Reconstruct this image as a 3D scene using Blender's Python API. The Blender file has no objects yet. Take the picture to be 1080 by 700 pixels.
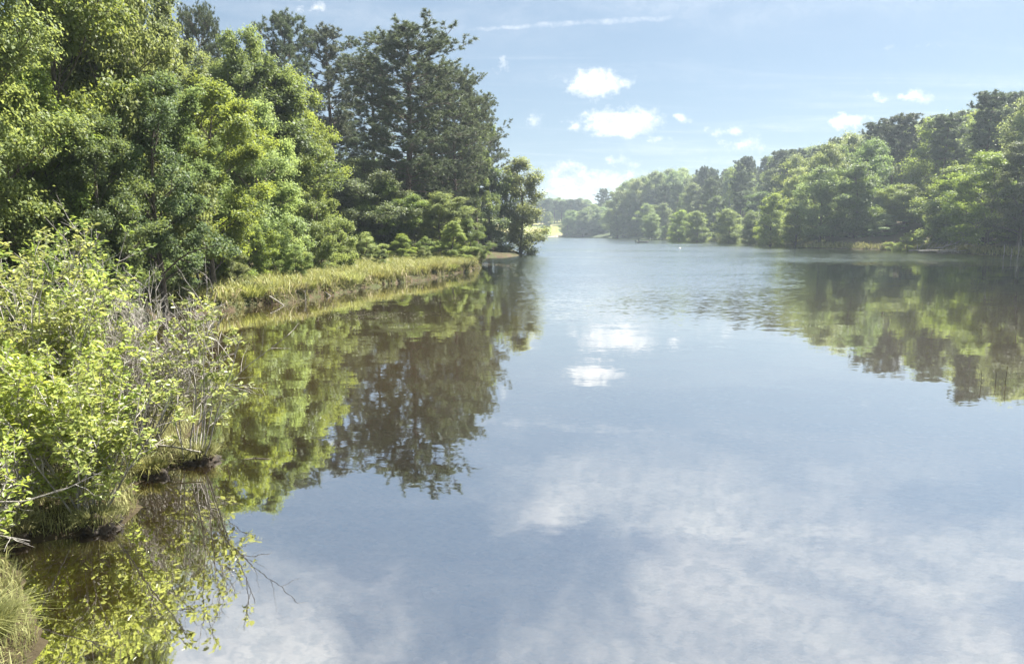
import bpy, math, random
import numpy as np
from mathutils import Vector, Matrix

random.seed(7)
R = math.radians
sc = bpy.context.scene
C = sc.collection

# ------------------------------------------------------------------ camera
CAM_H = 3.0
TH = math.atan(105 / 780)
cd = bpy.data.cameras.new('camera')
cam = bpy.data.objects.new('camera', cd); C.objects.link(cam)
cam.location = (0, 0, CAM_H)
cam.rotation_euler = (math.pi / 2 - TH, 0, 0)
cd.sensor_width = 36; cd.lens = 26.0
cd.clip_start = 0.05; cd.clip_end = 12000
sc.camera = cam

# ------------------------------------------------------------------ render / exposure
sc.render.engine = 'CYCLES'
cy = sc.cycles
cy.use_denoising = True
cy.max_bounces = 8; cy.diffuse_bounces = 4; cy.glossy_bounces = 3
cy.transmission_bounces = 4; cy.transparent_max_bounces = 8; cy.volume_bounces = 0
cy.use_adaptive_sampling = True; cy.adaptive_threshold = 0.015
cy.sample_clamp_indirect = 6.0
cy.caustics_reflective = False; cy.caustics_refractive = False
sc.view_settings.view_transform = 'Standard'
sc.view_settings.look = 'None'
sc.view_settings.gamma = 1.0
sc.view_settings.exposure = 1.95

# ------------------------------------------------------------------ sun and sky
SUN_EL, SUN_AZ = 56, 52          # azimuth: degrees to the right of straight ahead
sl = bpy.data.lights.new('sun', 'SUN')
sl.energy = 5.0; sl.angle = R(0.5); sl.color = (1.0, 0.95, 0.87)
sun = bpy.data.objects.new('sun', sl); C.objects.link(sun)
sdir = Vector((math.sin(R(SUN_AZ)) * math.cos(R(SUN_EL)), math.cos(R(SUN_AZ)) * math.cos(R(SUN_EL)), math.sin(R(SUN_EL))))
sun.rotation_euler = (-sdir).to_track_quat('-Z', 'Y').to_euler()
sun.location = (20, -20, 60)


class NT:
    """small helper to write node trees"""
    def __init__(s, tree):
        s.t = tree; s.n = tree.nodes; s.l = tree.links
    def new(s, kind, ins=None, **props):
        nd = s.n.new(kind)
        for k, v in props.items():
            setattr(nd, k, v)
        for k, v in (ins or {}).items():
            s.put(nd.inputs[k], v)
        return nd
    def put(s, sock, v):
        if isinstance(v, bpy.types.NodeSocket):
            s.l.new(v, sock)
        elif isinstance(v, bpy.types.Node):
            s.l.new(v.outputs[0], sock)
        else:
            if sock.type == 'RGBA' and len(v) == 3:
                v = (*v, 1)
            sock.default_value = v
    def math(s, op, a, b=0.0, c=None, clamp=False):
        nd = s.n.new('ShaderNodeMath'); nd.operation = op; nd.use_clamp = clamp
        s.put(nd.inputs[0], a); s.put(nd.inputs[1], b)
        if c is not None: s.put(nd.inputs[2], c)
        return nd.outputs[0]
    def vmath(s, op, a, b=None):
        nd = s.n.new('ShaderNodeVectorMath'); nd.operation = op
        s.put(nd.inputs[0], a)
        if b is not None: s.put(nd.inputs[1], b)
        return nd.outputs[1] if op in ('LENGTH', 'DOT_PRODUCT', 'DISTANCE') else nd.outputs[0]
    def mixc(s, f, a, b, mode='MIX'):
        nd = s.n.new('ShaderNodeMix'); nd.data_type = 'RGBA'; nd.blend_type = mode
        s.put(nd.inputs[0], f); s.put(nd.inputs[6], a); s.put(nd.inputs[7], b)
        return nd.outputs[2]
    def smooth(s, v, a, b, lo=0.0, hi=1.0):
        nd = s.n.new('ShaderNodeMapRange'); nd.interpolation_type = 'SMOOTHSTEP'
        s.put(nd.inputs[0], v); s.put(nd.inputs[1], a); s.put(nd.inputs[2], b)
        s.put(nd.inputs[3], lo); s.put(nd.inputs[4], hi)
        return nd.outputs[0]
    def noise(s, vec, scale, detail=4, rough=0.55, dist=0.0):
        return s.new('ShaderNodeTexNoise', {'Vector': vec, 'Scale': scale, 'Detail': detail, 'Roughness': rough, 'Distortion': dist})


world = bpy.data.worlds.new('World'); sc.world = world
world.use_nodes = True
w = NT(world.node_tree); w.n.clear()
sky = w.new('ShaderNodeTexSky', sky_type='NISHITA')
sky.sun_disc = False
sky.sun_elevation = R(SUN_EL); sky.sun_rotation = R(SUN_AZ)
sky.altitude = 150; sky.air_density = 1.0; sky.dust_density = 1.6; sky.ozone_density = 1.0
tc = w.new('ShaderNodeTexCoord')
dirv = w.vmath('NORMALIZE', tc.outputs['Generated'])
sep = w.new('ShaderNodeSeparateXYZ', {0: dirv})
dx, dy, dz = sep.outputs
yy = w.math('MAXIMUM', dy, 0.02)
u = w.math('DIVIDE', dx, yy); v = w.math('DIVIDE', dz, yy)
uv = w.new('ShaderNodeCombineXYZ', {0: u, 1: v, 2: 0.0}).outputs[0]
wn = w.noise(w.vmath('MULTIPLY', uv, (1, 1.6, 1)), 22, 5, 0.6)
wn2 = w.noise(uv, 60, 7, 0.68)
warp = w.vmath('MULTIPLY', w.vmath('SUBTRACT', wn.outputs['Color'], (0.5, 0.5, 0.5)), (0.075, 0.036, 0))
uvw = w.vmath('ADD', uv, warp)


def cloud_field(px, py, hw, hh, amt):
    # tangent-plane coordinates of a cloud seen at that place in the sky
    cu, cv = (px - 540) / 780, 1.02 * (245 - py) / 780
    d = w.vmath('SUBTRACT', uvw, (cu, cv, 0))
    d = w.vmath('MULTIPLY', d, (780 / hw, 780 / hh, 0))
    return w.math('MULTIPLY', w.math('SUBTRACT', 1.0, w.vmath('LENGTH', d)), amt)


clouds = [(622, 97, 48, 17, 1.1), (655, 134, 50, 19, 1.1), (640, 170, 26, 8, .5), (735, 172, 22, 7, .45), (690, 150, 20, 7, .5), (602, 138, 15, 9, .8), (713, 134, 15, 7, .8), (768, 144, 28, 9, .5),
          (778, 160, 34, 12, .55), (888, 135, 25, 10, .9), (955, 112, 22, 9, .7), (922, 113, 14, 8, .35), (563, 134, 12, 8, .4),
          (530, 78, 12, 9, .4), (625, 196, 70, 22, .75), (585, 206, 40, 22, .7), (665, 190, 40, 14, .5), (340, 22, 26, 9, .5), (308, 8, 16, 7, .6),
          (600, 180, 60, 8, .3), (975, 60, 30, 4, .12)]
acc = None
for c in clouds:
    f = cloud_field(*c)
    acc = f if acc is None else w.math('MAXIMUM', acc, f)
det = w.math('ADD', w.math('MULTIPLY', w.math('SUBTRACT', wn.outputs[0], 0.5), 1.5), w.math('MULTIPLY', w.math('SUBTRACT', wn2.outputs[0], 0.5), 1.5))
puff = w.smooth(w.math('ADD', acc, det), 0.05, 0.85)
puff = w.math('MULTIPLY', puff, w.smooth(acc, -0.55, 0.15))
# vapour trail
trl = w.math('ABSOLUTE', w.math('SUBTRACT', w.math('ADD', v, w.math('MULTIPLY', w.math('SUBTRACT', wn.outputs[0], .5), .012)), w.math('ADD', 0.268, w.math('MULTIPLY', w.math('SUBTRACT', u, 0.09), 0.055))))
trail = w.math('MULTIPLY', w.smooth(trl, 0.0, 0.0055, 1, 0), w.math('MULTIPLY', w.smooth(u, -0.11, 0.0), w.smooth(u, 0.12, 0.3, 1, 0)))
trail = w.math('MULTIPLY', trail, w.smooth(wn2.outputs[0], .3, .7, .08, .42))
# high thin cloud sheet
zz = w.math('ADD', w.math('MAXIMUM', dz, 0.0), 0.06)
pl = w.new('ShaderNodeCombineXYZ', {0: w.math('DIVIDE', dx, zz), 1: w.math('DIVIDE', dy, zz), 2: 3.3}).outputs[0]
hn = w.noise(pl, 1.3, 7, 0.56, 0.5)
hn2 = w.noise(w.vmath('MULTIPLY', pl, (0.35, 1.1, 1)), 1.6, 5, 0.62, 0.8)
high = w.math('MULTIPLY', w.smooth(hn.outputs[0], 0.33, 0.70), w.smooth(dz, 0.20, 0.44, 0.0, 1.0))
wisps = w.math('MULTIPLY', w.smooth(hn2.outputs[0], 0.45, 0.8), w.smooth(dz, 0.02, 0.2, 0.6, 0.35))
veil = w.smooth(dz, 0.0, 0.30, 0.40, 0.34)
cl = w.math('MAXIMUM', w.math('MULTIPLY', puff, 0.95), w.math('MAXIMUM', trail, w.math('MAXIMUM', w.math('MULTIPLY', high, 0.95), w.math('MULTIPLY', wisps, 0.5))))
SKYCOL = w.mixc(veil, w.mixc(1.0, sky.outputs[0], (.43, .505, .56), 'MULTIPLY'), (2.85, 3.65, 4.3))
wn3 = w.noise(w.vmath('ADD', uvw, (0, .006, 0)), 48, 4, 0.6)
col = w.mixc(cl, SKYCOL, w.mixc(w.smooth(wn3.outputs[0], .38, .58), (5.0, 5.4, 5.7), (6.8, 6.9, 6.9)))  # cloud shading painted into the colour by noise, greyer to whiter
bg = w.new('ShaderNodeBackground', {'Color': col, 'Strength': 0.052})
wo = w.new('ShaderNodeOutputWorld', {'Surface': bg.outputs[0]})
world.cycles.sampling_method = 'MANUAL'
world.cycles.sample_map_resolution = 512

# ------------------------------------------------------------------ projection of photo positions to the ground
def ray(px, py):
    x, y = px - 540, 350 - py
    return np.array([x, y * math.sin(TH) + 780 * math.cos(TH), y * math.cos(TH) - 780 * math.sin(TH)])
def G(px, py):
    d = ray(px, py); t = -CAM_H / d[2]
    return (float(d[0] * t), float(d[1] * t))
def XZ(px, py, D):
    d = ray(px, py); t = D / d[1]
    return float(d[0] * t), float(CAM_H + d[2] * t)

# ------------------------------------------------------------------ terrain: signed distance to the shoreline
LAKE = [(-3.0, 2.4), (-3.2, 4.2), (-3.4, 5.1), (-3.75, 5.5), (-4.3, 6.2), (-4.9, 6.75), (-4.35, 7.0), (-3.98, 7.25), (-4.05, 7.8), (-4.5, 8.5), (-4.35, 9.1),
        (-3.98, 9.35), (-4.05, 9.85), (-4.7, 10.3), (-4.9, 11.6), (-5.6, 12.3), (-7.4, 12.6), (-9, 14.2), (-10.5, 17), (-12.2, 20), (-12.6, 24), (-12.0, 27)] + \
       [G(*p) for p in [(240, 327), (270, 322), (300, 320), (322, 316), (345, 311), (372, 306), (400, 301), (430, 297.5), (462, 293), (490, 286.5), (503, 282), (500, 278)]] + \
       [(-4.8, 78), G(500, 271.5), G(515, 272), G(535, 271.5), G(551, 269), (0.4, 118), (-3, 140), (-6, 180), (-3, 250), (4, 330), (12.5, 440)] + \
       [G(*p) for p in [(572, 250.0), (590, 250.1), (620, 250.3), (640, 250.6), (670, 251.9), (700, 253), (740, 254.8), (765, 255.4), (790, 257), (820, 260),
                        (850, 261.4), (880, 262.6), (930, 263.8), (960, 264.6), (1000, 266), (1030, 268.6), (1060, 270), (1100, 272)]] + \
       [(84, 76), (93, 55), (99, 25), (97, 2.2)]
LK = np.array(LAKE)

def sdf(X, Y):
    """> 0 on land, < 0 in the lake"""
    X = np.asarray(X, float); Y = np.asarray(Y, float)
    a = LK; b = np.roll(LK, -1, axis=0)
    best = np.full(X.shape, 1e18); inside = np.zeros(X.shape, bool)
    for (ax, ay), (bx, by) in zip(a, b):
        ex, ey = bx - ax, by - ay
        t = np.clip(((X - ax) * ex + (Y - ay) * ey) / (ex * ex + ey * ey), 0, 1)
        best = np.minimum(best, (X - ax - t * ex) ** 2 + (Y - ay - t * ey) ** 2)
        if ay != by:
            cr = ((ay > Y) != (by > Y)) & (X < (bx - ax) * (Y - ay) / (by - ay) + ax)
            inside ^= cr
    d = np.sqrt(best)
    near = (Y > 14) & (Y < 80) & (X < 0)
    wob = .30 * np.sin(X * 1.9 + 2.1 * np.sin(Y * .8)) + .22 * np.sin(Y * 2.3 + 1.7 * np.sin(X * 1.3)) + .12 * np.sin(X * 5.1 + Y * 4.3)
    sgn = np.where(inside, -d, d)
    sgn = np.where(near, sgn + wob * np.clip(1.5 - np.abs(sgn), 0, 1), sgn)
    return sgn
    return np.where(inside, -d, d)

def ss(x, a, b):
    t = np.clip((x - a) / (b - a), 0, 1)
    return t * t * (3 - 2 * t)

def height(X, Y):
    X = np.asarray(X, float); Y = np.asarray(Y, float)
    d = sdf(X, Y)
    rough = 0.5 * np.sin(X * 1.7 + 1.3 * np.sin(Y * 0.9)) + 0.5 * np.sin(Y * 1.3 + 1.1 * np.sin(X * 1.1))
    right = ss(X, 25, 70) * ss(Y, 20, 60)
    far = ss(Y, 330, 440) * (1 - right * 0.6)
    A = 2.0 + 11 * right * (1 - 0.45 * ss(Y, 150, 330)) + 14 * far
    lenn = 42 + 45 * far
    bank = (0.42 - .32 * (1 - ss(Y, 12, 18)) * (X < 5)) * (1 - np.exp(-np.maximum(d, 0) / 0.22))
    land = bank + A * (1 - np.exp(-np.maximum(d - 0.4, 0) / lenn)) + 0.05 * rough * ss(d, 0.2, 2)
    land = land + 22 * ss(np.hypot(X, Y), 750, 1500)
    bed = -0.10 - 1.5 * (1 - np.exp(np.minimum(d, 0) / 5.0)) + 0.04 * rough * ss(-d, 0.3, 1.5)
    bed = np.where(d > -0.25, bed * ss(-d, 0.0, 0.25) - 0.03, bed)
    return np.where(d > 0, land, bed)

def gz(x, y):
    return float(height(np.array([x]), np.array([y]))[0])

# ------------------------------------------------------------------ mesh helpers
def link(o, parent=None):
    C.objects.link(o)
    if parent is not None: o.parent = parent
    return o

def mesh_obj(name, verts, faces_list, mat, parent=None, smooth=False, tint=None):
    """faces_list: list of (M,k) int arrays, each with its own k"""
    me = bpy.data.meshes.new(name)
    verts = np.asarray(verts, np.float32)
    me.vertices.add(len(verts)); me.vertices.foreach_set('co', verts.ravel())
    loops = np.concatenate([f.ravel() for f in faces_list]).astype(np.int32)
    tot = np.concatenate([np.full(len(f), f.shape[1]) for f in faces_list]).astype(np.int32)
    st = np.concatenate([[0], np.cumsum(tot)[:-1]]).astype(np.int32)
    me.loops.add(len(loops)); me.loops.foreach_set('vertex_index', loops)
    me.polygons.add(len(tot)); me.polygons.foreach_set('loop_start', st)
    if smooth:
        me.polygons.foreach_set('use_smooth', np.ones(len(tot), bool))
    if tint is not None:
        at = me.attributes.new('tint', 'FLOAT', 'FACE')
        at.data.foreach_set('value', np.asarray(tint, np.float32))
    me.update(calc_edges=True)
    me.materials.append(mat)
    return link(bpy.data.objects.new(name, me), parent)

def thing(name, label, cat, loc=(0, 0, 0), rz=0.0, group=None):
    o = bpy.data.objects.new(name, None); link(o)
    o.location = loc; o.rotation_euler = (0, 0, rz)
    o['label'] = label; o['category'] = cat
    if group: o['group'] = group
    o.empty_display_size = 0.3
    return o

def tag(o, label, cat, group=None):
    o['label'] = label; o['category'] = cat
    if group: o['group'] = group
    return o

def tubes(segs, n=5):
    """segs (K,8): p0 p1 r0 r1 -> verts, quads"""
    s = np.asarray(segs, float)
    p0, p1, r0, r1 = s[:, :3], s[:, 3:6], s[:, 6], s[:, 7]
    d = p1 - p0; d /= np.maximum(np.linalg.norm(d, axis=1, keepdims=True), 1e-9)
    ref = np.where(np.abs(d[:, 2:3]) > 0.9, [[1.0, 0, 0]], [[0, 0, 1.0]])
    a = np.cross(d, ref); a /= np.linalg.norm(a, axis=1, keepdims=True)
    b = np.cross(d, a)
    ang = np.arange(n) / n * 2 * math.pi
    circ = a[:, None] * np.cos(ang)[None, :, None] + b[:, None] * np.sin(ang)[None, :, None]
    v0 = p0[:, None] + circ * r0[:, None, None]; v1 = p1[:, None] + circ * r1[:, None, None]
    K = len(s)
    V = np.concatenate([v0, v1], 1).reshape(-1, 3)
    i = np.arange(n); j = (i + 1) % n
    q = np.stack([i, j, j + n, i + n], 1)
    F = (np.arange(K)[:, None, None] * 2 * n + q[None]).reshape(-1, 4)
    return V, F

def leaves(cent, normal, axis, L, W, fold=0.12, hexa=False):
    """leaf blades; cent/normal/axis (N,3); L,W (N,)"""
    n = normal / np.maximum(np.linalg.norm(normal, axis=1, keepdims=True), 1e-9)
    a = axis - n * (axis * n).sum(1, keepdims=True)
    a /= np.maximum(np.linalg.norm(a, axis=1, keepdims=True), 1e-9)
    b = np.cross(n, a)
    L = L[:, None]; W = W[:, None]
    N = len(cent)
    if not hexa:
        V = np.stack([cent - a * L / 2, cent + b * W / 2 + n * W * fold - a * L * 0.06, cent + a * L / 2 - n * L * 0.1, cent - b * W / 2 + n * W * fold - a * L * 0.06], 1)
        F = np.arange(N * 4).reshape(N, 4)
    else:
        V = np.stack([cent - a * L * .5, cent - a * L * .18 + b * W * .46 + n * W * fold, cent + a * L * .18 + b * W * .42 + n * W * fold, cent + a * L * .5 - n * L * .06,
                      cent + a * L * .18 - b * W * .42 + n * W * fold, cent - a * L * .18 - b * W * .46 + n * W * fold], 1)
        i = np.arange(N)[:, None] * 6
        F = np.concatenate([i + np.array([[0, 1, 2, 3]]), i + np.array([[0, 3, 4, 5]])])
    return V.reshape(-1, 3), F

# ------------------------------------------------------------------ materials
def new_mat(name):
    m = bpy.data.materials.new(name); m.use_nodes = True
    t = NT(m.node_tree); t.n.clear()
    out = t.new('ShaderNodeOutputMaterial')
    return m, t, out

def leaf_mat(name, dark, lit, back, hue=0.013, rough=0.52, trans=0.42, spec=0.28):
    m, t, out = new_mat(name)
    at = t.new('ShaderNodeAttribute', attribute_name='tint')
    oi = t.new('ShaderNodeObjectInfo')
    k = at.outputs['Fac']
    c = t.mixc(k, dark, lit)
    rnd = oi.outputs['Random']
    def vary(c):
        hs = t.new('ShaderNodeHueSaturation', {'Color': c})
        t.put(hs.inputs['Hue'], t.math('ADD', 0.5, t.math('MULTIPLY', t.math('SUBTRACT', rnd, 0.5), hue * 2)))
        r2 = t.math('FRACT', t.math('MULTIPLY', rnd, 7.13))
        t.put(hs.inputs['Value'], t.math('ADD', 0.78, t.math('MULTIPLY', r2, 0.45)))
        t.put(hs.inputs['Saturation'], t.math('ADD', 0.85, t.math('MULTIPLY', t.math('FRACT', t.math('MULTIPLY', rnd, 3.7)), 0.22)))
        return hs.outputs[0]
    p = t.new('ShaderNodeBsdfPrincipled', {'Base Color': vary(c), 'Roughness': rough, 'Specular IOR Level': spec})
    tb = t.new('ShaderNodeBsdfTranslucent', {'Color': vary(t.mixc(k, [x * .6 for x in back], back))})
    mx = t.new('ShaderNodeMixShader', {0: trans, 1: p.outputs[0], 2: tb.outputs[0]})
    t.put(out.inputs[0], mx.outputs[0])
    return m

M = {}
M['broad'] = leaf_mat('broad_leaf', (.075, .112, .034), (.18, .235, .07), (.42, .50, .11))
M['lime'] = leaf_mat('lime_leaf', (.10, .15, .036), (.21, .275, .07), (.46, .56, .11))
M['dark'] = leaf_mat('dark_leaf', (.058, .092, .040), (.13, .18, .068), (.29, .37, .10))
M['hill'] = leaf_mat('hill_leaf', (.078, .122, .048), (.17, .24, .084), (.39, .49, .13), hue=.018)
M['pine'] = leaf_mat('pine_needle', (.065, .094, .052), (.135, .17, .088), (.22, .27, .12), hue=.015, rough=.5, trans=.25)
M['shrub'] = leaf_mat('shrub_leaf', (.15, .20, .045), (.32, .39, .095), (.60, .66, .13), hue=.012, rough=.36, trans=.42, spec=.4)
M['dry'] = leaf_mat('grass_blade', (.15, .165, .05), (.36, .35, .14), (.42, .40, .15), hue=.01, rough=.6, trans=.3)
M['green_grass'] = leaf_mat('green_blade', (.15, .19, .04), (.36, .38, .12), (.50, .52, .12), hue=.01, rough=.5, trans=.35)

M['dead_stalk'] = leaf_mat('dead_stalk', (.26, .20, .12), (.50, .41, .27), (.30, .25, .15), hue=.005, rough=.7, trans=.2)

def bark(name, c1, c2, scale=12):
    m, t, out = new_mat(name)
    tcn = t.new('ShaderNodeTexCoord')
    nz = t.noise(t.vmath('MULTIPLY', tcn.outputs['Object'], (1, 1, .25)), scale, 6, .65)
    c = t.mixc(t.smooth(nz.outputs[0], .35, .65), c1, c2)
    bp = t.new('ShaderNodeBump', {'Strength': .6, 'Distance': .03, 'Height': nz.outputs[0]})
    p = t.new('ShaderNodeBsdfPrincipled', {'Base Color': c, 'Roughness': .85, 'Normal': bp.outputs[0]})
    t.put(out.inputs[0], p.outputs[0]); return m
M['bark'] = bark('tree_bark', (.06, .048, .035), (.17, .145, .115))
M['pbark'] = bark('pine_bark', (.07, .05, .038), (.19, .145, .11))
M['twig'] = bark('grey_twig', (.22, .20, .18), (.46, .43, .39), 30)
M['wood'] = bark('weathered_wood', (.20, .18, .155), (.42, .39, .34), 8)
M['mud'] = bark('root_mud', (.012, .009, .006), (.05, .036, .022), 9)

def ground_mat():
    m, t, out = new_mat('ground_soil')
    geo = t.new('ShaderNodeNewGeometry'); P = geo.outputs['Position']
    s = t.new('ShaderNodeSeparateXYZ', {0: P})
    n1 = t.noise(P, 1.4, 8, .65); n2 = t.noise(P, 9, 8, .65); n3 = t.noise(P, .06, 5, .6)
    soil = t.mixc(t.smooth(n2.outputs[0], .35, .65), (.035, .025, .016), (.11, .08, .05))
    grass = t.mixc(t.smooth(n2.outputs[0], .3, .7), (.10, .15, .035), (.26, .28, .08))
    land = t.mixc(t.smooth(n1.outputs[0], .42, .6), soil, t.mixc(.6, soil, (.05, .075, .022)))
    # open meadow at the far end of the lake
    land = t.mixc(t.smooth(s.outputs[1], 180, 260), land, (.05, .065, .03))
    land = t.mixc(t.smooth(s.outputs[1], 11, 14, 1, 0), land, t.mixc(n2.outputs[0], (.018, .014, .009), (.07, .055, .03)))
    mead = t.math('MULTIPLY', t.smooth(s.outputs[1], 425, 440), t.math('MULTIPLY', t.smooth(s.outputs[0], 40, 52, 1, 0), t.smooth(s.outputs[2], .8, 1.6)))
    grass = t.mixc(t.smooth(n3.outputs[0], .45, .62), grass, (.36, .31, .15))
    land = t.mixc(mead, land, grass)
    # lake bed: leaf litter, silt and algae patches
    vo = t.new('ShaderNodeTexVoronoi', {'Vector': t.vmath('ADD', P, t.vmath('MULTIPLY', n2.outputs['Color'], (.12, .12, .12))), 'Scale': 9.0, 'Randomness': 1.0})
    vs = t.new('ShaderNodeSeparateXYZ', {0: vo.outputs['Color']})
    lit = t.mixc(vs.outputs[0], (.16, .09, .035), (.48, .30, .12))
    lit = t.mixc(t.smooth(n1.outputs[0], .40, .66), lit, (.34, .28, .09))
    lit = t.mixc(t.smooth(n2.outputs[0], .48, .7), lit, (.045, .03, .014))
    lit = t.mixc(t.math('MULTIPLY', t.smooth(vs.outputs[1], .86, .93), .7), lit, (.62, .52, .34))
    n4 = t.noise(P, .7, 3, .5)
    lit = t.mixc(t.math('MULTIPLY', t.smooth(n4.outputs[0], .5, .68), .75), lit, (.42, .18, .07))
    c = t.mixc(t.smooth(s.outputs[2], -.10, -.02), lit, land)
    bp = t.new('ShaderNodeBump', {'Strength': .7, 'Distance': .06, 'Height': n2.outputs[0]})
    p = t.new('ShaderNodeBsdfPrincipled', {'Base Color': c, 'Roughness': .95, 'Specular IOR Level': .15, 'Normal': bp.outputs[0]})
    t.put(out.inputs[0], p.outputs[0]); return m
M['ground'] = ground_mat()

def water_mat():
    m, t, out = new_mat('lake_water')
    geo = t.new('ShaderNodeNewGeometry'); P = geo.outputs['Position']
    s = t.new('ShaderNodeSeparateXYZ', {0: P})
    x, y = s.outputs[0], s.outputs[1]
    D = t.vmath('LENGTH', t.vmath('MULTIPLY', P, (1, 1, 0)))
    nA = t.noise(t.vmath('MULTIPLY', P, (.45, 1, 1)), 1.1, 3, .5, .3)
    nB = t.noise(t.vmath('MULTIPLY', P, (.6, 1.2, 1)), 6.5, 3, .6)
    patch = t.noise(t.vmath('MULTIPLY', P, (.35, 1, 1)), .045, 4, .6, .6)
    patchS = t.noise(t.vmath('MULTIPLY', P, (.5, 1, 1)), .30, 4, .6, .8)
    slA = t.vmath('SUBTRACT', nA.outputs['Color'], (.5, .5, .5))
    slB = t.vmath('SUBTRACT', nB.outputs['Color'], (.5, .5, .5))
    # the open middle is ruffled by wind, coves under the trees are calm
    uu = t.math('DIVIDE', x, t.math('MAXIMUM', y, 1.0))
    mid = t.math('MULTIPLY', t.smooth(uu, -.03, .05), t.smooth(uu, .31, .43, 1, 0))
    wind = t.math('MAXIMUM', t.math('MULTIPLY', mid, t.smooth(y, 20, 50)), t.smooth(y, 64, 82))
    wind = t.math('MULTIPLY', wind, t.smooth(patch.outputs[0], .35, .6, .7, 1.1))
    pt = t.math('MULTIPLY', t.smooth(patchS.outputs[0], .54, .68), t.smooth(D, 12, 22))
    amp = t.math('ADD', t.math('ADD', .018, t.math('MULTIPLY', wind, .35)), t.math('MULTIPLY', pt, .05))
    ampB = t.math('ADD', t.math('ADD', .018, t.math('MULTIPLY', wind, 1.25)), t.math('MULTIPLY', pt, .09))
    sl = t.vmath('ADD', t.vmath('MULTIPLY', slA, t.new('ShaderNodeCombineXYZ', {0: amp, 1: amp, 2: 0.0}).outputs[0]),
                 t.vmath('MULTIPLY', slB, t.new('ShaderNodeCombineXYZ', {0: ampB, 1: ampB, 2: 0.0}).outputs[0]))
    # wind ripples show the flank that faces the near shore; the far flanks are masked by the crests
    ws = t.new('ShaderNodeSeparateXYZ', {0: sl})
    sy = t.math('ADD', t.math('MULTIPLY', ws.outputs[1], t.math('SUBTRACT', 1.0, wind)), t.math('MULTIPLY', t.math('MULTIPLY', t.math('ABSOLUTE', ws.outputs[1]), -1.0), wind))
    sl = t.new('ShaderNodeCombineXYZ', {0: ws.outputs[0], 1: sy, 2: 0.0}).outputs[0]
    N = t.vmath('NORMALIZE', t.vmath('ADD', sl, (0, 0, 1)))
    fr = t.new('ShaderNodeFresnel', {'IOR': 2.1, 'Normal': N})
    fac = t.math('ADD', t.math('MULTIPLY', t.math('POWER', fr.outputs[0],   .58), .56), .42, clamp=True)
    gl = t.new('ShaderNodeBsdfGlossy', {'Color': (.99, .99, .99), 'Roughness': .02, 'Normal': N})
    tr = t.new('ShaderNodeBsdfTransparent', {'Color': (.92, .74, .46)})
    df = t.new('ShaderNodeBsdfDiffuse', {'Color': t.mixc(t.smooth(D, 22, 60), (.070, .050, .020), (.022, .030, .022))})
    deep = t.smooth(D, 7, 18, .12, .8)
    body = t.new('ShaderNodeMixShader', {0: deep, 1: tr.outputs[0], 2: df.outputs[0]})
    mx = t.new('ShaderNodeMixShader', {0: fac, 1: body.outputs[0], 2: gl.outputs[0]})
    t.put(out.inputs[0], mx.outputs[0]); return m
M['water'] = water_mat()

def plain(name, col, rough=.6, nscale=6, var=.25, metal=0.0):
    m, t, out = new_mat(name)
    tcn = t.new('ShaderNodeTexCoord')
    nz = t.noise(tcn.outputs['Object'], nscale, 5, .6)
    c = t.mixc(nz.outputs[0], [k * (1 - var) for k in col], [min(1, k * (1 + var)) for k in col])
    p = t.new('ShaderNodeBsdfPrincipled', {'Base Color': c, 'Roughness': rough, 'Metallic': metal})
    t.put(out.inputs[0], p.outputs[0]); return m

# ------------------------------------------------------------------ ground and water
def axis(parts):
    out = []
    for a, b, st in parts:
        out += list(np.arange(a, b, st))
    return np.array(out + [parts[-1][1]])
xs = axis([(-1500, -400, 100), (-400, -100, 20), (-100, -30, 3), (-30, -14, .8), (-14, -2, .16), (-2, 10, .8), (10, 40, 3), (40, 110, 1.5), (110, 200, 4), (200, 500, 20), (500, 1500, 100)])
ys = axis([(-400, -60, 60), (-60, 0, 6), (0, 13, .16), (13, 30, .5), (30, 75, .8), (75, 150, 1.5), (150, 420, 4), (420, 600, 5), (600, 1000, 40), (1000, 1900, 100)])
X, Y = np.meshgrid(xs, ys)
Z = height(X, Y)
nx, ny = len(xs), len(ys)
idx = np.arange(nx * ny).reshape(ny, nx)
F = np.stack([idx[:-1, :-1], idx[:-1, 1:], idx[1:, 1:], idx[1:, :-1]], -1).reshape(-1, 4)
g = mesh_obj('ground', np.stack([X, Y, Z], -1).reshape(-1, 3), [F], M['ground'], smooth=True)
g['kind'] = 'structure'
wv = np.array([(-40, -30, 0), (130, -30, 0), (130, 500, 0), (-40, 500, 0)], float)
wt = mesh_obj('water', wv, [np.array([[0, 1, 2, 3]])], M['water'])
wt['kind'] = 'structure'

# far meadow: a sandy track across the slope
def strip(pts, wd, name, mat, lift=.06):
    V = []
    for i, (x, y) in enumerate(pts):
        a = pts[max(0, i - 1)]; b = pts[min(len(pts) - 1, i + 1)]
        tx, ty = b[0] - a[0], b[1] - a[1]; l = math.hypot(tx, ty)
        nxx, nyy = -ty / l * wd / 2, tx / l * wd / 2
        for k in (-1, -.5, 0, .5, 1):
            V.append((x + nxx * k, y + nyy * k, gz(x + nxx * k, y + nyy * k) + lift))
    F = [[i * 5 + k, i * 5 + k + 1, i * 5 + k + 6, i * 5 + k + 5] for i in range(len(pts) - 1) for k in range(4)]
    o = mesh_obj(name, np.array(V), [np.array(F)], mat, smooth=True)
    o['kind'] = 'structure'
M['sand'] = plain('track_sand', (.42, .34, .25), .9, .4, .15)
strip([(2 + i * 2.4, 466 + 3 * math.sin(i * .35) + i * .5) for i in range(19)], 5, 'path', M['sand'])

# ------------------------------------------------------------------ tree makers
rng = np.random.default_rng(11)
def unit(v):
    return v / max(np.linalg.norm(v), 1e-9)
def rvec():
    return unit(rng.normal(size=3))

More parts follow.
